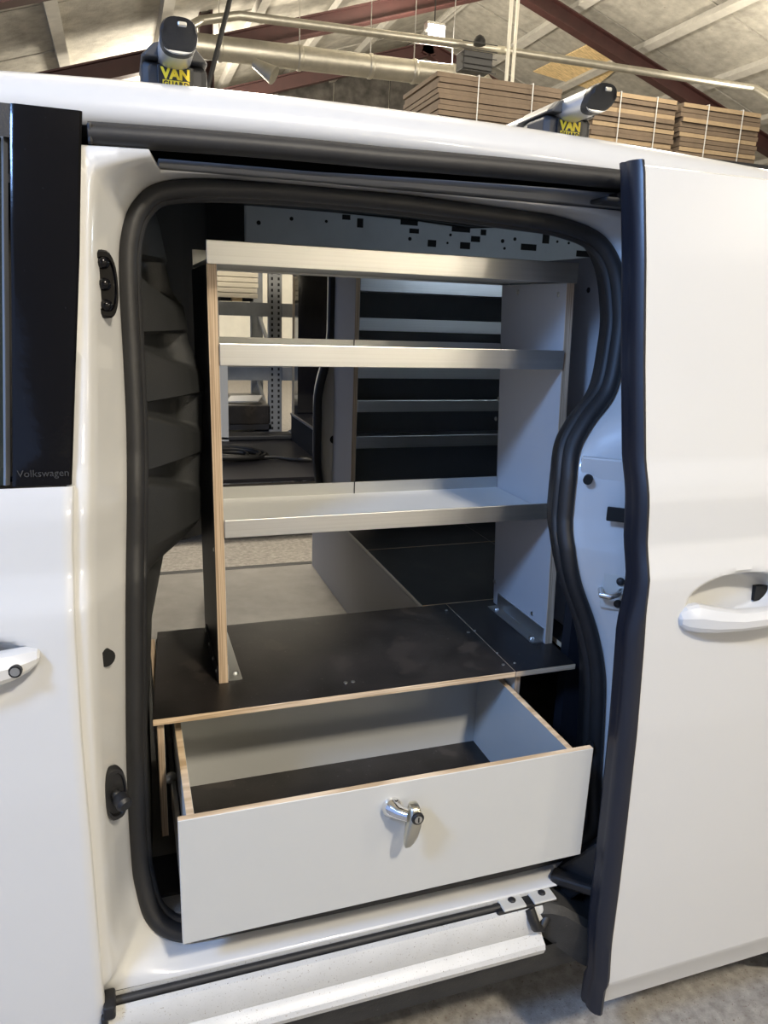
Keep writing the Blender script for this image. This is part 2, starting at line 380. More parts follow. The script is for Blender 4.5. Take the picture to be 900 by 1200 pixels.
MB().box(-.1, 1.30, 7.0, 8.0, .37, .42).build('pallet_deck', 'navy', pl)
MB().box(-.15, 1.33, 7.0, 8.0, .2, .28).build('pallet_base', 'rack', pl)
MB().box(-.1, 1.30, 7.05, 7.95, 0, .2).build('plinth', 'navy', pl)
o = MB().box(-.1, 1.30, 7.0, 8.0, .42, .60).build('flat_case', 'film', bevel=.01); tag(o, 'flat black case lying on the pallet', 'case')
o = MB().obox((1.08, 7.2, .635), (.9, -.3, .05), (.3, .9, .1), (0, -.1, 1), .16, .13, .006).build('paper_folder', 'lam_grey'); tag(o, 'grey folder lying on the flat black case', 'folder')
o = MB().box(1.43, 1.50, 6.66, 6.70, 1.03, 1.14).build('red_clip', 'red', bevel=.01); tag(o, 'small red clip hanging by the timber post', 'clip')

# strapped bundles of flat cardboard boxes on top of the rack
def bundle(name, x0, x1, y0, y1, z0, n, th, label, lights=True):
    bt = thing(name, ((x0+x1)/2, (y0+y1)/2, z0), label, 'cardboard', 'strapped cardboard bundles on the rack')
    z = z0
    for k in range(n):
        j = random.uniform(-.02, .02); jj = random.uniform(-.015, .015)
        light = lights and (k % 3 == 1 or k == n-1)
        MB().box(x0+j, x1+jj, y0+random.uniform(-.015, .01), y1, z+.003, z+th-.003, (0, 0, 1 if light else 0, 0, 0, 0)).build('flat_box', ['card', 'card_light'], bt)
        z += th
    for f_ in (.30, .74):
        x = x0+(x1-x0)*f_
        q = MB(); q.box(x-.005, x+.005, y0-.025, y0-.02, z0, z); q.box(x-.005, x+.005, y0-.025, y1, z, z+.004)
        q.build('strap', 'strap', bt)
bundle('cardboard_bundle', 2.83, 4.1, 7.0, 7.9, 3.14, 10, .045, 'dark strapped cardboard bundle, leftmost of three above the van roof', False)
bundle('cardboard_bundle', 4.45, 5.42, 7.0, 7.9, 3.14, 11, .045, 'middle strapped cardboard bundle behind the right roof bar')
bundle('cardboard_bundle', 5.5, 6.5, 7.0, 7.9, 3.14, 11, .045, 'rightmost of three strapped cardboard bundles above the van roof')

# ================================================================ BLACK VAN parked alongside
bv = thing('black_van', (1.0, 5.5, 0), 'black van with open side doors seen through the white van', 'van')
q = MB(); q.box(-1.6, 3.4, 4.76, 6.3, .25, .412); q.build('van_floor', 'film_dark', bv)
q = MB(); q.box(.05, 1.40, 6.18, 6.37, .412, .455); q.build('door_sill', 'rubber', bv, bevel=.012)
def holed(mb, X0, X1, Z0, Z1, x0, x1, z0, z1, r, ya, yb):
    inner = []
    for cx_, cz_, a0 in ((x1-r, z0+r, -90), (x1-r, z1-r, 0), (x0+r, z1-r, 90), (x0+r, z0+r, 180)):
        for k in range(7): a = R(a0+15*k); inner.append((cx_+r*math.cos(a), cz_+r*math.sin(a)))
    cx_, cz_ = (x0+x1)/2, (z0+z1)/2; outer = []
    for x, z in inner:
        dx_, dz_ = x-cx_, z-cz_
        t_ = min((X1-cx_)/dx_ if dx_ > 0 else (X0-cx_)/dx_ if dx_ < 0 else 9e9, (Z1-cz_)/dz_ if dz_ > 0 else (Z0-cz_)/dz_ if dz_ < 0 else 9e9)
        outer.append((cx_+dx_*t_, cz_+dz_*t_))
    L = [[(x, y, z) for x, z in l] for l, y in ((outer, ya), (inner, ya), (inner, yb), (outer, yb))]
    mb.loft(L, True, False, True); return mb
holed(MB(), -1.6, 3.4, .412, 2.02, .05, 1.385, .452, 1.775, .08, 6.25, 6.38).build('far_side_panel', 'black_paint', bv)
holed(MB(), -1.6, 3.4, .25, 2.02, -.1, 1.75, .40, 1.86, .1, 4.68, 4.76).build('near_side_panel', 'black_paint', bv)
MB().box(-1.6, 3.4, 4.70, 6.36, 2.02, 2.07).build('roof', 'black_paint', bv)
MB().box(3.35, 3.4, 4.76, 6.25, .412, 2.02).build('rear_panel', 'navy', bv)
MB().box(-1.6, -1.55, 4.76, 6.25, .412, 2.02).build('bulkhead', 'navy', bv)
q = MB().box(1.32, 2.5, 4.80, 6.2, .412, .625, (0, 0, 0, 0, 0, 1)); q.build('floor_step', ['black_void', 'film_dark'], bv)
MB().box(1.312, 1.33, 4.80, 6.2, .62, .635).build('step_edging', 'alu_dull', bv)
MB().box(.71, .797, 6.18, 6.25, .412, 1.03).build('grey_post', 'lam_grey', bv)
q = MB(); q.box(1.63, 1.86, 6.0, 6.24, 1.10, 1.15); q.box(1.63, 1.65, 6.0, 6.24, .66, 1.10); q.build('inner_bracket', 'navy', bv)
for x in (-.9, 2.7):
    for y in (4.80, 6.26):
        q = MB(); ring = []
        for k in range(28):
            a = 2*math.pi*k/28
            ring.append([(x+r_*math.cos(a), y+dy, .33+r_*math.sin(a)) for r_, dy in ((.2, -.1), (.31, -.1), (.33, -.07), (.33, .07), (.31, .1), (.2, .1))])
        q.loft(ring, True, False, True); q.build('tyre', 'tyre', bv, smooth=40)
        MB().disc((x, y-.08, .33), (0, 1, 0), .205, .16, 24).build('rim', 'steel', bv)
# cable coil on its floor
pts = []
for k in range(150):
    a = k*.33; g = .75+.25*math.sin(k*.071)
    pts.append((.70+.29*g*math.cos(a)+.03*math.sin(k*.31), 5.42+.14*g*math.sin(a)+.02*math.cos(k*.23), .43+.055*abs(math.sin(k*.17))*(.4+.6*math.sin(k*.05)**2)))
pts += [(1.03, 5.36, .43), (1.12, 5.30, .424), (1.20, 5.26, .424)]
t = thing('cable_coil', (.7, 5.4, .412), 'tangled black cable coil lying on the black van floor', 'cable')
MB().tube(pts, .014, 6).build('cable', 'cable', t, smooth=60)
MB().tube([(1.16, 5.27, .426), (1.18, 5.265, .43), (1.24, 5.25, .43), (1.27, 5.24, .426)], [.01, .026, .026, .016], 10).build('plug', 'cable', t, smooth=40)

# ================================================================ WHITE VAN
van = thing('delivery_van', (.5, 2.0, 0), 'white panel van with its sliding side door open', 'van')

# ---- roof
def arch(x): return -.018*((x-.4)/.6)**2 if x < .4 else -.012*((x-.4)/.6)**2
sec = [(1.222, 1.742), (1.216, 1.748), (1.213, 1.760), (1.216, 1.774), (1.226, 1.790), (1.243, 1.803), (1.268, 1.813), (1.31, 1.822), (1.40, 1.838), (1.6, 1.858), (2.05, 1.872), (2.5, 1.858), (2.75, 1.83), (2.85, 1.80), (2.9, 1.745)]
X_ = np.linspace(-1.3, 2.9, 43)
MB().loft([[(x, y, z+(arch(x) if -.6 < x < 1.6 else arch(-.6 if x < 0 else 1.6))) for y, z in sec] for x in X_], False).build('roof', 'paint', van, smooth=50)
MB().box(-.26, 1.75, 1.42, 2.65, 1.812, 1.816).build('roof_lining', 'navy', van)
q = MB(); q.loft([[(x, 1.222, 1.742+arch(x)), (x, 1.36, 1.742+arch(x)), (x, 1.40, 1.80), (x, 1.40, 1.83)] for x in np.linspace(-.06, 1.4, 20)], False)
q.loft([[(x, 1.36, 1.742+arch(x)), (x, 1.36, 1.692)] for x in np.linspace(-.06, 1.4, 20)], False)
q.build('door_channel', 'black_void', van)  # shade of the recess put into its black colour
# rubber strip under the roof edge
ell = [(1.196+.017*math.cos(a), 1.7245+.0145*math.sin(a)) for a in [2*math.pi*k/14 for k in range(14)]]
q = MB().loft([[(x, y, z+arch(x)+.012*max(0, (x-.4)/.45)) for y, z in ell] for x in np.linspace(-.028, .93, 26)], True, True)
q.loft([[(x, y-.004, z+arch(x)+.012*max(0, (x-.4)/.45)) for y, z in ((1.212, 1.744), (1.196, 1.741), (1.193, 1.7355), (1.212, 1.736))] for x in np.linspace(-.028, .93, 26)], True, True)
q.build('roof_edge_seal', 'rubber', van, smooth=50)
MB().box(-.029, -.022, 1.180, 1.21, 1.702, 1.729).build('seal_end_clip', 'dark_plastic', van, bevel=.003)
# upper track rail
rl = MB()
secs = []
for x in np.linspace(.066, .955, 26):
    e = arch(x)*.5; g = max(0, (x-.3))*.03
    secs.append([(x, 1.258, 1.690+e+g*.1), (x, 1.243, 1.694+e+g*.2), (x, 1.240, 1.698+e+g*.6), (x, 1.246, 1.705+e+g), (x, 1.27, 1.708+e+g), (x, 1.30, 1.708+e+g), (x, 1.30, 1.688+e)])
rl.loft(secs, True, True); rl.build('upper_track', 'rail', van, smooth=45)
q = MB().box(.80, .92, 1.19, 1.24, 1.694, 1.702); q.box(.83, .90, 1.20, 1.23, 1.702, 1.712); q.build('upper_roller_arm', 'rubber', van, bevel=.003)

# ---- door aperture: jamb ring + seal
SL = [(-.028, .62), (-.027, .775), (-.021, .92), (-.014, 1.06), (-.005, 1.2), (0, 1.312), (.001, 1.42), (.001, 1.526), (.007, 1.594), (.028, 1.645), (.078, 1.678), (.215, 1.690), (.43, 1.690), (.671, 1.681), (.775, 1.674), (.857, 1.650), (.899, 1.598), (.913, 1.521), (.910, 1.459), (.886, 1.363), (.832, 1.30), (.797, 1.24), (.786, 1.145), (.785, 1.085), (.801, 1.019), (.843, .921), (.869, .822), (.879, .691), (.883, .56), (.868, .488), (.81, .456), (.68, .447), (.33, .449), (.10, .455), (.035, .464), (-.008, .503), (-.024, .56)]
CC = (.42, 1.06); NA = 560
def smooth_closed(P, k=10):
    P = [np.array(p) for p in P]; n = len(P); out = []
    for i in range(n):
        p0, p1, p2, p3 = P[i-1], P[i], P[(i+1) % n], P[(i+2) % n]
        for j in range(k):
            t_ = j/k
            out.append(.5*((2*p1)+(-p0+p2)*t_+(2*p0-5*p1+4*p2-p3)*t_**2+(-p0+3*p1-3*p2+p3)*t_**3))
    return np.array(out)
def by_angle(P):
    """resample a closed star-shaped outline at NA angles about CC"""
    P = np.asarray(P); d = P-np.array(CC); a = np.unwrap(np.arctan2(d[:, 1], d[:, 0]))
    if a[-1] < a[0]: P = P[::-1]; d = d[::-1]; a = np.unwrap(np.arctan2(d[:, 1], d[:, 0]))
    r = np.hypot(d[:, 0], d[:, 1]); a0 = a[0]
    aa = np.concatenate([a, [a0+2*math.pi]]); rr = np.concatenate([r, [r[0]]])
    th = a0+np.linspace(0, 2*math.pi, NA, endpoint=False)
    r_ = np.interp(th, aa, rr)
    sh = int(round((a0 % (2*math.pi))/(2*math.pi)*NA))
    res = np.stack([CC[0]+r_*np.cos(th), CC[1]+r_*np.sin(th)], 1)
    return np.roll(res, sh, 0)
def dense(P, n=40):
    P = [np.array(p) for p in P]; out = []
    for i in range(len(P)):
        for k in range(n): out.append(P[i]+(P[(i+1) % len(P)]-P[i])*k/n)
    return np.array(out)
sealL = by_angle(smooth_closed(SL))
leftA = [(front_edge(z)-.012, z) for z in (.437, .6, .8, 1.0, 1.17, 1.41, 1.6, 1.70)]
AL = by_angle(dense(leftA+[(.0650, 1.704), (.0655, 1.688), (.94, 1.690), (1.0, 1.66), (1.0, .437)]))
def sstep(a, b, x): t_ = min(1, max(0, (x-a)/(b-a))); return t_*t_*(3-2*t_)
def seal_off(z): return .15+.04*sstep(.44, .62, z)
def A_off(x, z):
    o_ = .083
    if z > 1.68 and x > .065: o_ = .15
    if z < .46: o_ = .083+.02*(1-sstep(.44, .46, z))
    return o_
def ringpt(i, f_, off_f, extra=0):
    a, s_ = AL[i], sealL[i]; x, z = a+(s_-a)*f_
    oa, os_ = A_off(*a), seal_off(s_[1])
    return (x, prof(z)+oa+(os_-oa)*off_f+extra, z)
ring = [[ringpt(i, 0, 0, .06) for i in range(NA)], [ringpt(i, 0, 0, .004) for i in range(NA)], [ringpt(i, .04, 0) for i in range(NA)], [ringpt(i, .30, .02) for i in range(NA)], [ringpt(i, .40, .08) for i in range(NA)], [ringpt(i, .52, .22) for i in range(NA)],
        [ringpt(i, .84, .72) for i in range(NA)], [ringpt(i, .93, .82) for i in range(NA)], [ringpt(i, 1.0, .93) for i in range(NA)], [ringpt(i, 1.03, 1.0) for i in range(NA)]]
MB().loft(ring, True).build('door_jamb', 'paint', van, smooth=60)
# inner return of the jamb, dark trim
def inset(loop, d):
    n = len(loop); out = []
    for i in range(n):
        t_ = loop[(i+1) % n]-loop[i-1]; t_ = t_/np.linalg.norm(t_); out.append(loop[i]+np.array([-t_[1], t_[0]])*d)
    return np.array(out)
def seal_xyz(d, off): # ring at inset d (towards the opening) and depth off behind the seal line
    L = inset(sealL, d); return [(L[i][0], prof(L[i][1])+seal_off(sealL[i][1])+off, L[i][1]) for i in range(NA)]
sec = []
for k in range(12):
    a = 2*math.pi*k/12; sec.append((.0135+.0145*math.cos(a), .004+.018*math.sin(a)))
q = MB().loft([seal_xyz(d, o_) for d, o_ in sec], True, False, True)
q.loft([seal_xyz(.0275+.006*math.cos(2*math.pi*k/8), .017+.009*math.sin(2*math.pi*k/8)) for k in range(8)], True, False, True)
q.build('door_seal', 'rubber', van, smooth=60)
MB().loft([seal_xyz(.024, .02), seal_xyz(.020, .05), seal_xyz(.0, .09)], True).build('inner_flange', 'dark_plastic', van, smooth=40)

# ---- pillar fittings
def on_jamb(x, z, off): return (x, prof(z)+off, z)
def oval_plate(name, cx_, cz_, off, hw, hh, nb):
    q = MB(); L = []
    nrm = Vector((.42, -.9, .05)).normalized(); ux = Vector((.9, .42, 0)).normalized(); uz = nrm.cross(ux)*-1
    c0 = Vector(on_jamb(cx_, cz_, off))
    for sc, d in ((1, -.004), (1, .004), (.93, .008), (.8, .008), (.74, .004)):
        L.append([c0+nrm*d+ux*(hw*sc*np.sign(math.cos(a))*abs(math.cos(a))**.7)+uz*(hh*sc*np.sign(math.sin(a))*abs(math.sin(a))**.85) for a in [2*math.pi*k/28 for k in range(28)]])
    q.loft(L, True, True)
    for k in range(nb):
        t_ = (k-(nb-1)/2)*hh*.62
        q.dome(c0+uz*t_+nrm*.004, nrm, hw*.45, .009, 12)
    o = q.build(name, 'dark_plastic' if nb < 3 else 'black_gloss', van, smooth=40); return o
oval_plate('guide_plate', -.020, 1.520, .121, .020, .047, 3)
o = oval_plate('guide_plate', -.044, .780, .121, .018, .044, 1)
MB().tube([on_jamb(-.036, .775, .112), on_jamb(-.030, .773, .098), on_jamb(-.028, .772, .094)], [.012, .012, .008], 12).build('guide_pin', 'dark_plastic', o, smooth=40)
q = MB(); c0 = Vector(on_jamb(-.0435, .995, .122)); nrm = Vector((.5, -.86, 0)).normalized(); q.tube([c0-nrm*.01, c0+nrm*.0025], .013, 18); q.build('jamb_plug', 'black_void', van)
# lower corner plug
q = MB().box(-.078, -.06, .99, 1.03, .424, .448); q.box(-.082, -.072, .99, 1.02, .30, .43); q.build('sill_plug', 'dark_plastic', van, bevel=.004)

# C-pillar fittings: cover plate, slot, striker
def jamb_at(x, z):
    """a point on the rear jamb surface for given x, z"""
    best = None
    for L in range(2, len(ring)-1):
        for i in range(NA):
            p = ring[L][i]
            d = (p[0]-x)**2+(p[2]-z)**2
            if best is None or d < best[0]: best = (d, p)
    return best[1][1]
cn = Vector((-.62, -.78, 0)).normalized(); cu_ = Vector((.78, -.62, 0)).normalized()
def cplate(name, x, z, hw, hh, mats, th=.004, bevel=.004, lift=.003):
    p = Vector((x, jamb_at(x, z), z))+cn*lift
    return MB().obox(p, cu_, -cn, (0, 0, 1), hw, th, hh).build(name, mats, van, bevel=bevel)
cp_ = cplate('cover_plate', .835, 1.215, .045, .037, 'paint', .005, .004)
p = Vector((.806, jamb_at(.806, 1.212), 1.212)); MB().disc(p+cn*.0, cn, .0085, .017, 18).build('plug', 'black_void', cp_)
cplate('jamb_slot', .855, 1.157, .042, .013, 'black_void', .004, .002, .003)
st = cplate('striker_plate', .858, 1.008, .024, .036, 'pad', .003, .006, .014)
p = Vector((.858, jamb_at(.858, 1.008), 1.008))+cn*.012
q = MB().tube([p+cu_*.012+Vector((0, 0, .004)), p+cn*.03+cu_*.006+Vector((0, 0, .004)), p+cn*.036-cu_*.006+Vector((0, 0, 0)), p+cn*.034-cu_*.022+Vector((0, 0, 0)), p-cu_*.026], .0055, 10); q.build('striker_loop', 'steel', st, smooth=50)
for dz in (.022, -.022): MB().dome(p+cu_*.008+Vector((0, 0, dz))+cn*.006, cn, .008, .006).build('screw', 'rubber', st, smooth=40)
p = Vector((.845, jamb_at(.845, .678), .678)); MB().tube([p, p+cn*.014, p+cn*.02], [.008, .008, .006], 12).build('bump_stop', 'dark_plastic', van, smooth=40)

# ---- front door (closed), black pillar cover, window
zs = np.concatenate([np.linspace(.30, 1.0, 36), np.linspace(1.01, 1.252, 34)])
us = np.concatenate([np.linspace(0, .5, 12), np.linspace(.52, 1, 40)])
def bowl(x, z, cx_, cz_, rx, rz, d):
    r_ = math.hypot((x-cx_)/rx, (z-cz_)/rz); return d*(1-sstep(.62, 1.0, r_))
fd_rows = []
for z in zs:
    xe = front_edge(z)-.004; row = [(-1.2+(xe+1.2)*u, 0, z) for u in us]
    row = [(x, prof(z)+BODY+bowl(x, z, -.25, 1.02, .13, .045, .03), z) for x, _, z in row]
    row += [(xe+.003, prof(z)+BODY+.003, z), (xe+.003, prof(z)+BODY+.014, z)]
    fd_rows.append(row)
q = MB().loft(fd_rows, False)
fd = q.build('front_door', 'paint', van, smooth=50)
zs2 = np.linspace(1.254, 1.742, 24); rows = []
for z in zs2:
    xe = front_edge(z)-.004
    rows.append([(-.121-.0, prof(z)+BODY+.016, z), (-.121, prof(z)+BODY+.002, z), (-.116, prof(z)+BODY, z), (xe-.003, prof(z)+BODY, z), (xe, prof(z)+BODY+.003, z), (xe, prof(z)+BODY+.02, z)])
for r_ in rows: # the cover widens towards the belt
    k = (1.742-r_[0][2])/.488
    for i in range(3): r_[i] = (r_[i][0]-.026*k, r_[i][1], r_[i][2])
pc = MB().loft(rows, False).build('pillar_cover', 'black_gloss', fd, smooth=30)
rows2 = [[(r_[0][0]-.004, r_[0][1]-.003, r_[0][2]), (r_[0][0]-.009, r_[0][1]-.007, r_[0][2]), (r_[0][0]-.014, r_[0][1]-.001, r_[0][2])] for r_ in rows]
MB().loft(rows2, False).build('window_trim', 'steel', fd, smooth=40)
MB().loft([[(-1.2, prof(z)+BODY+.02, z), (r_[0][0]-.012, prof(z)+BODY+.012, z)] for z, r_ in zip(zs2[:-2], rows[:-2])], False).build('window_pane', 'glass', fd)
MB().loft([[(-1.2, prof(z)+BODY+.004, z), (r_[0][0]+.0, prof(z)+BODY+.004, z)] for z, r_ in zip(zs2[-3:], rows[-3:])], False).build('window_frame', 'dark_plastic', fd)
MB().box(-1.2, -.05, 1.12, 1.135, 1.252, 1.256).build('belt_gap', 'black_void', van)
text('pillar_lettering', 'Volkswagen', .0135, (-.108, prof(1.266)+BODY-.0012, 1.266), (1, 0, 0), (0, .2, 1), 'grey_print', fd, 0, .0002)
# front door handle
def handle(parent, xs, side):
    """xs: list of (x, zc, half height, outer depth, inner depth)"""
    L = []
    for x, zc, hh, yo, yi in xs:
        y0 = prof(zc)+(BODY if side == 'front' else 0); d = yo-yi
        L.append([(x, y0+yi+d*a, zc+hh*b) for a, b in ((0, 1), (.35, 1), (.62, .86), (.9, .42), (1, .22), (1, -.45), (.88, -.78), (.55, -1), (0, -1))])
    return MB().loft(L, True, True).build('door_handle', 'paint', parent, smooth=20)
h1 = handle(fd, [(-.125, 1.031, .004, -.012, .006), (-.128, 1.0305, .009, -.016, .008), (-.138, 1.028, .0145, -.022, .006), (-.155, 1.025, .019, -.029, .0), (-.185, 1.0215, .0225, -.035, -.006), (-.25, 1.020, .0225, -.042, -.014), (-.33, 1.02, .020, -.036, -.006), (-.36, 1.02, .01, -.02, .004)], 'front')
p = Vector((-.153, prof(1.022)+BODY-.0285, 1.024)); MB().tube([p+Vector((0, .004, 0)), p+Vector((-.0005, -.0022, 0))], .0085, 18).build('key_rim', 'dark_plastic', h1, smooth=30); q = MB().tube([p+Vector((0, .004, 0)), p+Vector((-.0006, -.003, 0))], .006, 18); kc = q.build('key_cylinder', 'steel', h1, smooth=30)

# ---- sill, track, skirt
q = MB(); X_ = np.linspace(-.072, .70, 20)
so = [(1.0305, .437), (1.0305, .418), (1.015, .418), (1.013, .4265), (1.004, .424), (.999, .414), (.997, .376), (1.0, .369), (.994, .362), (.983, .355), (.980, .346), (.985, .333), (1.02, .328)]
q.loft([[(x, y, z) for y, z in so] for x in X_], False); q.build('sill', 'paint_dirty', van, smooth=35)
MB().tube([(-.06, 1.0225, .4265), (.62, 1.0225, .4265)], .0072, 10).build('track_rubber', 'rubber', van, smooth=50)
sk = [(1.0, .332), (1.005, .318), (1.018, .28), (1.03, .238), (1.05, .222), (1.12, .215)]
q = MB().loft([[(x, y, z) for y, z in sk] for x in np.linspace(-.6, 1.0, 20)], False); q.build('sill_skirt', 'skirt', van, smooth=40)
MB().box(-1.2, 2.6, 1.12, 2.8, .30, .44).build('underbody', 'black_void', van)
# track end bracket with two screws
br = MB().box(.606, .735, 1.006, 1.05, .418, .430).build('track_bracket', 'dark_plastic', van, bevel=.004)
for x in (.642, .706):
    pl_ = MB().box(x-.024, x+.024, 1.004, 1.044, .430, .4345).build('bracket_pad', 'pad', br, bevel=.006)
    MB().dome((x+.002, 1.024, .4345), (0, 0, 1), .0075, .004).build('screw', 'rubber', br, smooth=40)
q = MB().tube([(.672, 1.005, .425), (.675, .995, .41), (.682, .992, .392), (.695, .995, .385), (.71, 1.003, .40)], .010, 10); q.build('roller', 'dark_plastic', br, smooth=50)
# black step cover at the sill's rear end and the door's carrier arm
rows = []
for x, zt, zb, yo in ((.69, .425, .365, 1.0), (.712, .428, .345, .992), (.74, .42, .32, .985), (.79, .385, .275, .975), (.84, .345, .24, .97), (.95, .30, .22, .97)):
    rows.append([(x, 1.10, zt+.01), (x, 1.03, zt+.004), (x, yo+.012, zt), (x, yo, zt-.014), (x, yo+.004, (zt+zb)/2), (x, yo+.018, zb), (x, 1.06, zb-.01)])
MB().loft(rows, False).build('step_cover', 'skirt', van, smooth=40)
q = MB().bar((.745, 1.05, .445), (.80, .985, .455), .03, .022); q.bar((.78, 1.07, .40), (.83, .99, .53), .05, .06); q.bar((.835, 1.05, .33), (.845, .99, .45), .02, .05); q.build('carrier_arm', 'dark_plastic', van, bevel=.006)

# ---- sliding door, pushed back
zsd = np.unique(np.concatenate([np.linspace(.218, .288, 6), np.linspace(.29, .96, 46), np.linspace(.96, 1.08, 40), np.linspace(1.08, 1.30, 36), np.linspace(1.30, 1.738, 24)]))
xsd = np.unique(np.concatenate([np.linspace(.818, .86, 6), np.linspace(.86, 1.20, 90), np.linspace(1.2, 2.05, 24)]))
def sd_front(z): return .806+.008*sstep(.40, .25, z)*1.0-.006*sstep(1.12, 1.02, z)
rows = []
for z in zsd:
    row = []
    for x in xsd:
        x2 = x if x > .86 else sd_front(z)+(x-.818)/(.042)*(.86-sd_front(z))
        row.append((x2, prof(z)+bowl(x2, z, 1.005, 1.032, .125, .052, .042), z))
    x0 = row[0][0]
    rows.append([(x0, prof(z)+.03, z)]+[(x0, prof(z)+.004, z)]+row)
rows = [[(x, y+.02, 0.214) for x, y, z in rows[0]]]+rows+[[(x, y+.012, 1.742) for x, y, z in rows[-1]]]
sd = MB().loft(rows, False).build('sliding_door', 'paint', van, smooth=40)
MB().loft([[(x, prof(z)+.06, z) for x in (.83, 2.05)] for z in np.linspace(.24, 1.735, 20)], False).build('inner_skin', 'paint', sd)
# weatherstrip along its leading edge
rows = []
for z in np.linspace(.205, 1.748, 80):
    x0 = sd_front(z); y = prof(max(z, .262)); bl = -.010*sstep(1.06, .98, z)+.006*sstep(.45, .28, z)
    rows.append([(x0+.004, y-.001, z), (x0-.002, y-.003, z), (x0-.008+bl*.5, y+.003, z), (x0-.011+bl, y+.012, z), (x0-.012+bl, y+.022, z), (x0-.010+bl, y+.030, z), (x0-.013+bl, y+.036, z), (x0-.010+bl, y+.046, z), (x0+.004, y+.048, z)])
MB().loft(rows, True, True).build('weatherstrip', 'strip_rubber', sd, smooth=50)
h2 = handle(sd, [(.871, 1.012, .004, -.003, .012), (.874, 1.011, .012, -.008, .012), (.884, 1.011, .021, -.014, .010), (.905, 1.011, .0255, -.021, .006), (.935, 1.008, .0225, -.029, .0), (.98, 1.006, .0175, -.036, -.010), (1.03, 1.008, .017, -.040, -.016), (1.09, 1.010, .017, -.038, -.014), (1.15, 1.012, .017, -.028, -.004), (1.18, 1.012, .008, -.012, .01)], 'sliding')
MB().box(1.068, 1.11, prof(1.03)+.034, prof(1.03)+.046, 1.012, 1.04).build('handle_gap', 'black_void', sd)  # black box stands in for the shaded gap behind the grip
# rear body side behind the sliding door and rear wheel
MB().loft([[(x, prof(z)+BODY+.02, z) for x in (1.0, 2.9)] for z in np.linspace(.5, 1.74, 12)], False).build('rear_side_panel', 'paint', van, smooth=40)
q = MB(); ringw = []
for k in range(40):
    a = 2*math.pi*k/40
    ringw.append([(1.56+r_*math.cos(a), 1.14+dy, .34+r_*math.sin(a)) for r_, dy in ((.22, -.11), (.31, -.115), (.335, -.10), (.345, -.08), (.345, .08), (.31, .115), (.22, .11))])
q.loft(ringw, True, False, True); wh = q.build('rear_wheel', 'tyre', van, smooth=40)
MB().disc((1.56, 1.05, .34), (0, 1, 0), .222, .18, 30).build('rim', 'steel', wh, smooth=40)

# ---- interior
q = MB().box(-.2, 2.7, 1.10, 2.80, .455, .50); q.build('load_floor', 'floor_mat', van)
MB().box(-.2, .69, 2.80, 2.83, .44, .503).build('far_door_sill', 'rubber', van, bevel=.004)
MB().box(2.68, 2.72, 1.27, 2.85, .45, 1.74).build('rear_door_lining', 'navy', van)
MB().box(-.30, -.26, 1.27, 2.85, .3, 1.74).build('cab_panel', 'navy', van)
# far body side: wall rearwards of the far door, header, pillar, seal
MB().box(.745, 2.7, 2.79, 2.83, .5, 1.72).build('far_wall_lining', 'navy', van)
hd = MB().box(.40, 2.7, 2.64, 2.70, 1.655, 1.83).build('far_header_rail', 'primer', van, bevel=.01)
MB().box(-.3, .40, 2.62, 2.72, 1.645, 1.83).build('far_header_lining', 'black_void', van)
MB().box(-.3, 2.7, 2.70, 2.9, 1.66, 1.74).build('far_gutter', 'black_void', van)
def hole(x, z, w_, h_):
    w_ *= .72; h_ *= .66
    if w_ < .016: MB().disc((x, 2.641, z), (0, -1, 0), w_/2, .0025, 12).build('rail_hole', 'black_void', hd); return
    MB().box(x-w_/2, x+w_/2, 2.6385, 2.641, z-h_/2, z+h_/2).build('rail_hole', 'black_void', hd)  # black plate stands in for the shade inside a hole
for x, z, w_, h_ in ((.45, 1.762, .02, .016), (.56, 1.782, .018, .014), (.68, 1.782, .014, .012), (.75, 1.80, .04, .024), (.80, 1.785, .03, .045), (.98, 1.80, .09, .03), (1.0, 1.772, .05, .024), (.985, 1.745, .018, .016), (1.07, 1.735, .045, .035), (1.18, 1.79, .10, .03), (1.14, 1.768, .014, .014), (1.20, 1.735, .055, .035), (1.24, 1.76, .05, .03), (1.27, 1.785, .03, .03), (1.35, 1.76, .02, .02), (1.40, 1.77, .018, .018), (1.46, 1.745, .09, .034), (1.53, 1.782, .04, .06), (1.58, 1.772, .014, .014), (1.63, 1.77, .014, .014), (1.70, 1.735, .09, .034), (1.76, 1.76, .014, .014), (1.78, 1.745, .014, .014), (1.83, 1.765, .018, .018), (1.36, 1.735, .014, .014), (1.13, 1.74, .012, .012)):
    hole(x, z, w_, h_)
MB().tube([(.40, 2.63, 1.822), (.7, 2.63, 1.818), (1.0, 2.63, 1.812), (1.2, 2.63, 1.80), (1.38, 2.63, 1.815), (1.5, 2.63, 1.822)], .007, 8).build('wiring', 'cable', van, smooth=50)
q = MB(); rows = []
for z in np.linspace(.5, 1.70, 30):
    k = .05*sstep(1.15, 1.42, z)+.03*sstep(.95, .7, z)
    rows.append([(.695+k, 2.86, z), (.690+k, 2.78, z), (.705+k, 2.735, z), (.73+k, 2.715, z), (.80, 2.71, z), (.80, 2.80, z)])
q.loft(rows, False); fp = q.build('far_pillar', 'paint', van, smooth=50)
q = MB().tube([(.683+.05*sstep(1.15, 1.42, z)+.03*sstep(.95, .7, z), 2.74, z) for z in np.linspace(.5, 1.66, 30)], .016, 10); q.build('far_door_seal', 'rubber', van, smooth=50)
q = MB().disc((.742, 2.7145, 1.02), (0, -1, 0), .016, .003, 16); q.build('pillar_plug', 'black_void', fp)

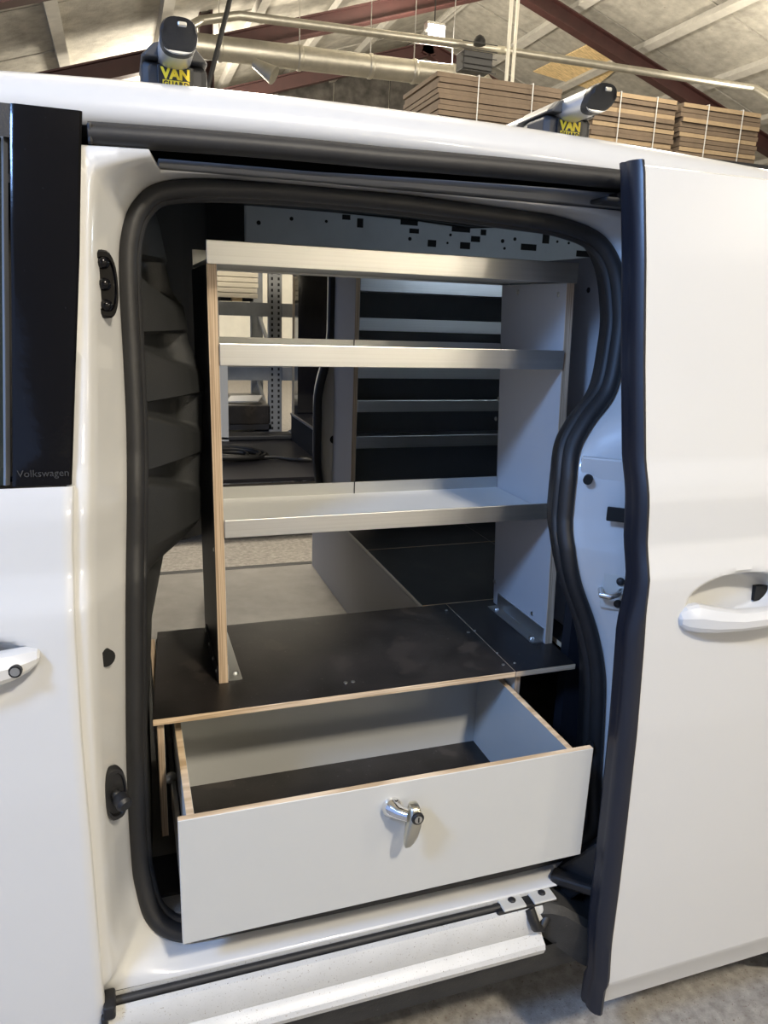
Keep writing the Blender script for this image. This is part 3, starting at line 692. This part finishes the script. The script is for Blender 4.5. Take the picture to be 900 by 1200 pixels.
# moulded bulkhead / pillar trim on the left
BZ = [.45, .73, .91, 1.05, 1.065, 1.10, 1.19, 1.235, 1.34, 1.39, 1.43, 1.49, 1.52, 1.63, 1.72]
BXo = [.012, .017, .030, .060, .095, .128, .133, .138, .144, .136, .120, .112, .094, .074, .05]
rows = []
NU = 40
for z in np.linspace(.45, 1.72, 380):
    xo = float(np.interp(z, BZ, BXo)); row = []
    for k in range(NU+1):
        u = k/NU
        x = .006+(xo-.006)*(u**.8); y = 1.235+(prof(z)-.95)*.35+.185*u
        d = 0
        for zc in (1.555, 1.435, 1.325, 1.215):
            g = u-.10
            if g > 0:
                zt, zb_ = zc+.012, zc-.006-.055*min(1, g*1.1)
                d = max(d, sstep(zb_-.004, zb_+.012, z)*(1-sstep(zt-.002, zt+.004, z))*sstep(0, .06, g))
        f_ = min(1, .35+u)*(1-.9*sstep(.75, 1.0, u)); x -= .026*d*f_; y += .02*d*f_
        row.append((x, y, z))
    x, y, z = row[-1]; row += [(x-.004, y+.03, z), (x-.02, y+.12, z), (x-.06, y+.4, z)]
    rows.append(row)
MB().loft(rows, False).build('bulkhead_moulding', 'plastic', van, smooth=60)
L = []
for x, y, zl in ((.064, 1.47, 1.06), (.155, 2.0, .88), (.288, 2.66, .70)): L.append([(x if z > zl+.1 else x-.03, y, z) for z in np.linspace(zl, 1.80, 8)])
MB().loft(L, False).build('bulkhead_panel', 'black_void', van)
q = MB()
q.dome((.045, 1.26, .655), (.3, -1, 0), .012, .006)
q.build('trim_latch', 'steel', van)
MB().box(-.2, .95, 1.14, 1.24, .44, .506).build('dark_floor_cover', 'dark_plastic', van)  # dark box added to cover the lit front edge of the floor
for x in (1.32, 1.62):
    ll = MB().box(x-.05, x+.05, 1.72, 1.76, 1.803, 1.814).build('load_lamp', 'glow', van, bevel=.003)
    bulb('load_lamp_light', (x, 1.74, 1.785), 1.6, (.62, .80, 1), .03)
# rear side lining right of the shelving, cross board, dark wheel arch
MB().box(.90, 2.6, 1.30, 1.33, .5, 1.25).build('near_wall_lining', 'navy', van)

# ================================================================ NEAR SHELVING UNIT
su = thing('shelving_unit', (.515, 1.5, .788), 'grey plywood shelving unit with three aluminium lipped shelves in the doorway', 'shelving')
def yfront(z): return 1.344+(z-.788)/(1.60-.788)*.054
def yback(z): return 1.60+(z-.788)/(1.60-.788)*.085
for x0, x1, mc in ((.1465, .1645, (1, 2)), (.867, .885, (2, 2))):
    zt = 1.566
    q = MB().prism([(yfront(.788), .788), (yback(.788), .788), (yback(zt), zt), (yfront(zt), zt)], 'x', x0, x1, 0, mc)
    o = q.build('side_panel', ['ply_up', 'film_dark', 'lam_blue'], su, bevel=.0006, seg=1)
    if mc[0] == 1: o['label'] = 'side panel with black outer face'
def shelf(z0, z1, x0, x1, full=False):
    yf = yfront(z0)-.002; yb = yback(z0)
    q = MB().box(x0+.002, x1-.002, yf+.004, yb-.004, z0+.004, z0+.008)
    sh = q.build('shelf', 'tray', su)
    MB().box(x0, x1, yf-.002, yf+.002, z0, z1, 0).build('front_lip', 'alu', sh, bevel=.0012)
    q = MB().box(x0+.002, x1-.002, yb-.004, yb-.001, z0, z1); q.build('back_lip', 'alu_dull', sh)
    for x in ((x0+x1)/2-.02,): MB().box(x-.001, x+.001, yb-.0055, yb-.004, z0+.008, z1+.0006).build('lip_joint', 'rubber', sh)
    for i, x in enumerate((x0+.12, x0+.36, x0+.60)):
        MB().dome((x, yf+.03, z0+.004), (0, 0, -1), .005, .003).build('screw', 'steel', sh, smooth=40)
    return sh
shelf(1.566, 1.6055, .1465, .8885, True)
shelf(1.393, 1.432, .1645, .867)
shelf(1.077, 1.112, .1645, .867)
# angle brackets at the feet
for x, sx in ((.1645, 1), (.867, -1)):
    q = MB().box(x, x+sx*.028, 1.352, 1.575, .788, .7905) if sx > 0 else MB().box(x-.028, x, 1.352, 1.575, .788, .7905)
    q.box(*((x, x+.0025) if sx > 0 else (x-.0025, x)), 1.352, 1.575, .788, .822)
    b1 = q.build('bracket', 'alu_dull', su)
    for y in (1.375, 1.55): MB().dome((x+sx*.017, y, .7905), (0, 0, 1), .007, .006).build('bolt', 'steel', b1, smooth=40)
q = MB().box(.144, .1465, 1.352, 1.56, .788, .822); b1 = q.build('bracket', 'film_dark', su)
for y in (1.365, 1.42, 1.49, 1.56): MB().dome((.144, y, .806), (-1, 0, 0), .004, .002).build('bolt', 'steel', b1, smooth=40)
for y, z in ((1.425, 1.544), (1.60, 1.55), (1.655, 1.10), (1.41, .835), (1.60, .845), (1.66, 1.25), (1.655, 1.30)):
    MB().dome((.867, y, z), (-1, 0, 0), .0055, .003).build('screw', 'steel', su, smooth=40)
for y, z in ((1.38, 1.05),): MB().dome((.1465, y, z), (-1, 0, 0), .004, .002).build('screw', 'steel', su, smooth=40)

# ================================================================ DRAWER CABINET
dc = thing('drawer_cabinet', (.40, 1.42, .50), 'black topped plywood cabinet with a grey drawer pulled out', 'cabinet')
EM = ['ply', 'film', 'lam_grey', 'ply_up']
MB().prism([(.019, 1.24), (.737, 1.24), (.744, 1.62), (.044, 1.62)], 'z', .776, .788, [0, 0, 0, 1], (2, 1)).build('top_board', EM, dc, bevel=.0008, seg=1)
MB().prism([(.7385, 1.24), (.880, 1.24), (.905, 1.62), (.7455, 1.62)], 'z', .776, .788, 0, (2, 1)).build('top_board', EM, dc, bevel=.0008, seg=1)
for x, y, r_ in ((.385, 1.286, .0045), (.400, 1.286, .0045), (.728, 1.58, .004), (.725, 1.446, .004), (.727, 1.277, .004), (.754, 1.277, .003), (.744, 1.45, .0025), (.74, 1.33, .0025), (.87, 1.36, .003)):
    MB().dome((x, y, .788), (0, 0, 1), r_, .002, 10).build('screw', 'steel', dc, smooth=40)
MB().box(.026, .038, 1.252, 1.61, .537, .776, (2, 2, 3, 3, 3, 3)).build('upright_panel', EM, dc, bevel=.0006, seg=1)
MB().box(.744, .757, 1.252, 1.61, .52, .776, (2, 2, 3, 3, 3, 3)).build('upright_panel', EM, dc, bevel=.0006, seg=1)
MB().box(.04, .742, 1.596, 1.608, .52, .776, 2).build('back_panel', EM, dc)
MB().box(.05, .735, 1.25, 1.6, .505, .517, (0, 0, 0, 0, 1, 1)).build('base_panel', EM, dc)
dr = MB().box(.044, .7675, 1.0, 1.012, .527, .7525, (0, 0, 2, 2, 0, 0)).build('drawer', EM, dc, bevel=.0008, seg=1)
MB().box(.0575, .0695, 1.012, 1.385, .535, .745, (2, 2, 0, 0, 0, 0)).build('drawer_side', EM, dr, bevel=.0006, seg=1)
MB().box(.727, .739, 1.012, 1.385, .535, .745, (2, 2, 0, 0, 0, 0)).build('drawer_side', EM, dr, bevel=.0006, seg=1)
MB().box(.0575, .739, 1.385, 1.397, .535, .745, (2, 2, 2, 2, 0, 0)).build('drawer_back', EM, dr)
MB().box(.0695, .727, 1.012, 1.385, .533, .542, 1).build('drawer_bottom', EM, dr)
for x in (.0505, .743):
    MB().box(x-.005, x+.005, 1.03, 1.6, .60, .645).build('drawer_runner', 'steel', dr, bevel=.002)
# turn handle on the drawer front
hx, hz = .397, .710
dh = MB().tube([(hx-.014, 1.0, hz), (hx-.014, .994, hz), (hx-.012, .990, hz), (hx-.006, .980, hz), (hx+.006, .970, hz)], [.017, .0165, .013, .0115, .0105], 22).build('handle_boss', 'chrome', dr, smooth=40)
L = []
for t_, hw, yo, dp in ((0, .0075, .968, .016), (.005, .0095, .963, .020), (.02, .0115, .958, .026), (.035, .0125, .957, .020), (.052, .0115, .958, .014), (.064, .009, .961, .011), (.072, .0055, .964, .008)):
    z = hz+.015-t_; cx_ = hx+.016-.2*max(0, t_-.02)
    L.append([(cx_+hw*np.sign(math.cos(a))*abs(math.cos(a))**.6, yo+dp*(.5-.5*np.sign(math.sin(a))*abs(math.sin(a))**.6), z) for a in [2*math.pi*k/18 for k in range(18)]])
MB().loft(L, True, True).build('handle_lever', 'handle_grey', dr, smooth=50)
q = MB().tube([(hx+.016, .958, hz+.002), (hx+.016, .9545, hz+.002), (hx+.016, .953, hz+.002)], [.0105, .0105, .0095], 20); q.build('lock_bezel', 'dark_plastic', dr, smooth=40)
q = MB().tube([(hx+.016, .9535, hz+.002), (hx+.016, .9518, hz+.002)], .0065, 18); q.build('lock_cylinder', 'steel', dr, smooth=40)
MB().box(hx+.0148, hx+.0172, .9513, .9518, hz-.0025, hz+.0065).build('keyhole', 'black_void', dr)

# ================================================================ RAISED FLOOR behind, far shelving, grey panel
rp = thing('raised_floor', (1.5, 2.2, .5), 'black boarded raised load floor with a grey step side', 'platform')
for k, (x0, x1) in enumerate(((.68, 1.10), (1.102, 1.75), (1.752, 2.65))):
    for y0, y1 in ((1.622, 2.08), (2.082, 2.785)):
        MB().box(x0, x1, y0, y1, .776, .788, (2, 0, 0, 0, 0, 1)).build('floor_board', EM, rp, bevel=.0008, seg=1)
MB().box(.908, 1.9, 1.335, 1.62, .776, .788, (0, 0, 0, 0, 0, 1)).build('floor_board', EM, rp)
MB().box(.68, .692, 1.622, 2.785, .50, .776, 0).build('step_side', ['lam_blue'], rp)
MB().box(.679, .681, 1.622, 2.785, .784, .7885).build('edge_strip', 'alu_dull', rp)
# far shelving unit
fs = thing('shelving_unit', (1.15, 2.6, .788), 'far shelving unit with five narrow aluminium lips against the opposite wall', 'shelving')
for x in (.738, 1.60):
    MB().box(x, x+.016, 2.465, 2.77, .788, 1.66, (2, 2, 3, 3, 0, 0)).build('side_panel', ['ply', 'film', 'lam_blue', 'ply_up'], fs, bevel=.0006, seg=1)
MB().box(.754, 1.60, 2.765, 2.772, .788, 1.66).build('back_panel', 'back_grey', fs)
for z0, z1 in ((1.557, 1.598), (1.430, 1.472), (1.272, 1.312), (1.157, 1.197), (1.030, 1.072)):
    sh = MB().box(.755, 1.599, 2.472, 2.763, z0+.002, z0+.006).build('shelf', 'primer', fs)
    MB().box(.755, 1.599, 2.466, 2.469, z0, z1).build('front_lip', 'alu_far', sh, bevel=.001)
# grey panel behind the rear pillar
gp = thing('partition_panel', (.972, 1.48, .788), 'pale grey plywood panel standing right of the shelving unit', 'panel')
MB().box(.965, .979, 1.30, 1.72, .788, 1.625, (0, 0, 1, 1, 0, 0)).build('panel_board', ['lam_blue', 'ply_up'], gp, bevel=.001)
for y, z in ((1.465, 1.557), (1.47, 1.255), (1.37, 1.30), (1.36, 1.46)):
    MB().dome((.965, y, z), (-1, 0, 0), .006, .003, 10).build('screw', 'rubber', gp, smooth=40)

# ================================================================ ROOF BARS
def roof_bar(x, label):
    zb = 1.832
    t = thing('roof_bar', (x, 1.5, zb), label, 'roof bar', 'roof bars')
    hw = .0535
    q = MB()
    rows = []
    for y, w_, zt in ((1.447, hw*.80, 1.880), (1.454, hw, 1.884), (1.52, hw, 1.886), (1.57, hw*.8, 1.884)):
        rows.append([(x-w_, y, zb-.02), (x+w_, y, zb-.02), (x+w_, y, zt-.006), (x+w_*.9, y, zt), (x-w_*.9, y, zt), (x-w_, y, zt-.006)])
    q.loft(rows, True, True); ft = q.build('foot', 'foot', t, bevel=.003)
    MB().box(x-.028, x+.030, 1.4425, 1.4475, zb-.02, 1.879).build('name_plate', 'black_gloss' if False else 'dark_plastic', ft, bevel=.001)
    text('lettering', 'VAN', .0225, (x+.001, 1.4423, 1.8590), (1, 0, 0), (0, 0, 1), 'yellow', ft, .0011)
    MB().box(x-.0205, x+.0225, 1.4418, 1.4424, 1.8455, 1.8565).build('yellow_band', 'yellow', ft)
    text('lettering', 'GUARD', .0112, (x+.001, 1.4416, 1.8472), (1, 0, 0), (0, 0, 1), 'dark_plastic', ft, .0004, spacing=1.12)
    q = MB()
    rows = []
    for y, k in ((1.432, .9), (1.445, 1), (1.56, 1), (1.58, .9)):
        rows.append([(x-hw*k, y, 1.886), (x-hw*k, y, 1.890), (x-.036*k, y, 1.907), (x-.028*k, y, 1.909), (x+.028*k, y, 1.909), (x+.036*k, y, 1.907), (x+hw*k, y, 1.890), (x+hw*k, y, 1.886)])
    q.loft(rows, True, True); q.build('saddle', 'foot', t, bevel=.002)
    prof_b = []
    for k in range(28):
        a = 2*math.pi*k/28
        prof_b.append((.0275*np.sign(math.cos(a))*abs(math.cos(a))**.75, .0215*np.sign(math.sin(a))*abs(math.sin(a))**.75))
    MB().loft([[(x+a, y, 1.895+b) for a, b in prof_b] for y in (1.352, 2.75)], True, True).build('bar', 'bar_alu', t, smooth=40)
    rows = []
    for dy, k, zk in ((1.356, 1.03, 0), (1.340, 1.03, 0), (1.332, .99, .001), (1.327, .86, .003)):
        rows.append([(x+a*k, dy+.022*max(0, -b/.0215), 1.895+b*k+zk) for a, b in prof_b])
    ec = MB().loft(rows, True, True).build('end_cap', 'dark_plastic', t, smooth=40)
    MB().box(x-.003, x+.011, 1.324, 1.328, 1.903, 1.910).build('cap_lock', 'steel', ec, bevel=.002)
    return t
roof_bar(.108, 'silver roof bar on black foot, above the left end of the doorway')
roof_bar(.868, 'silver roof bar on black foot, in front of the cardboard bundles')
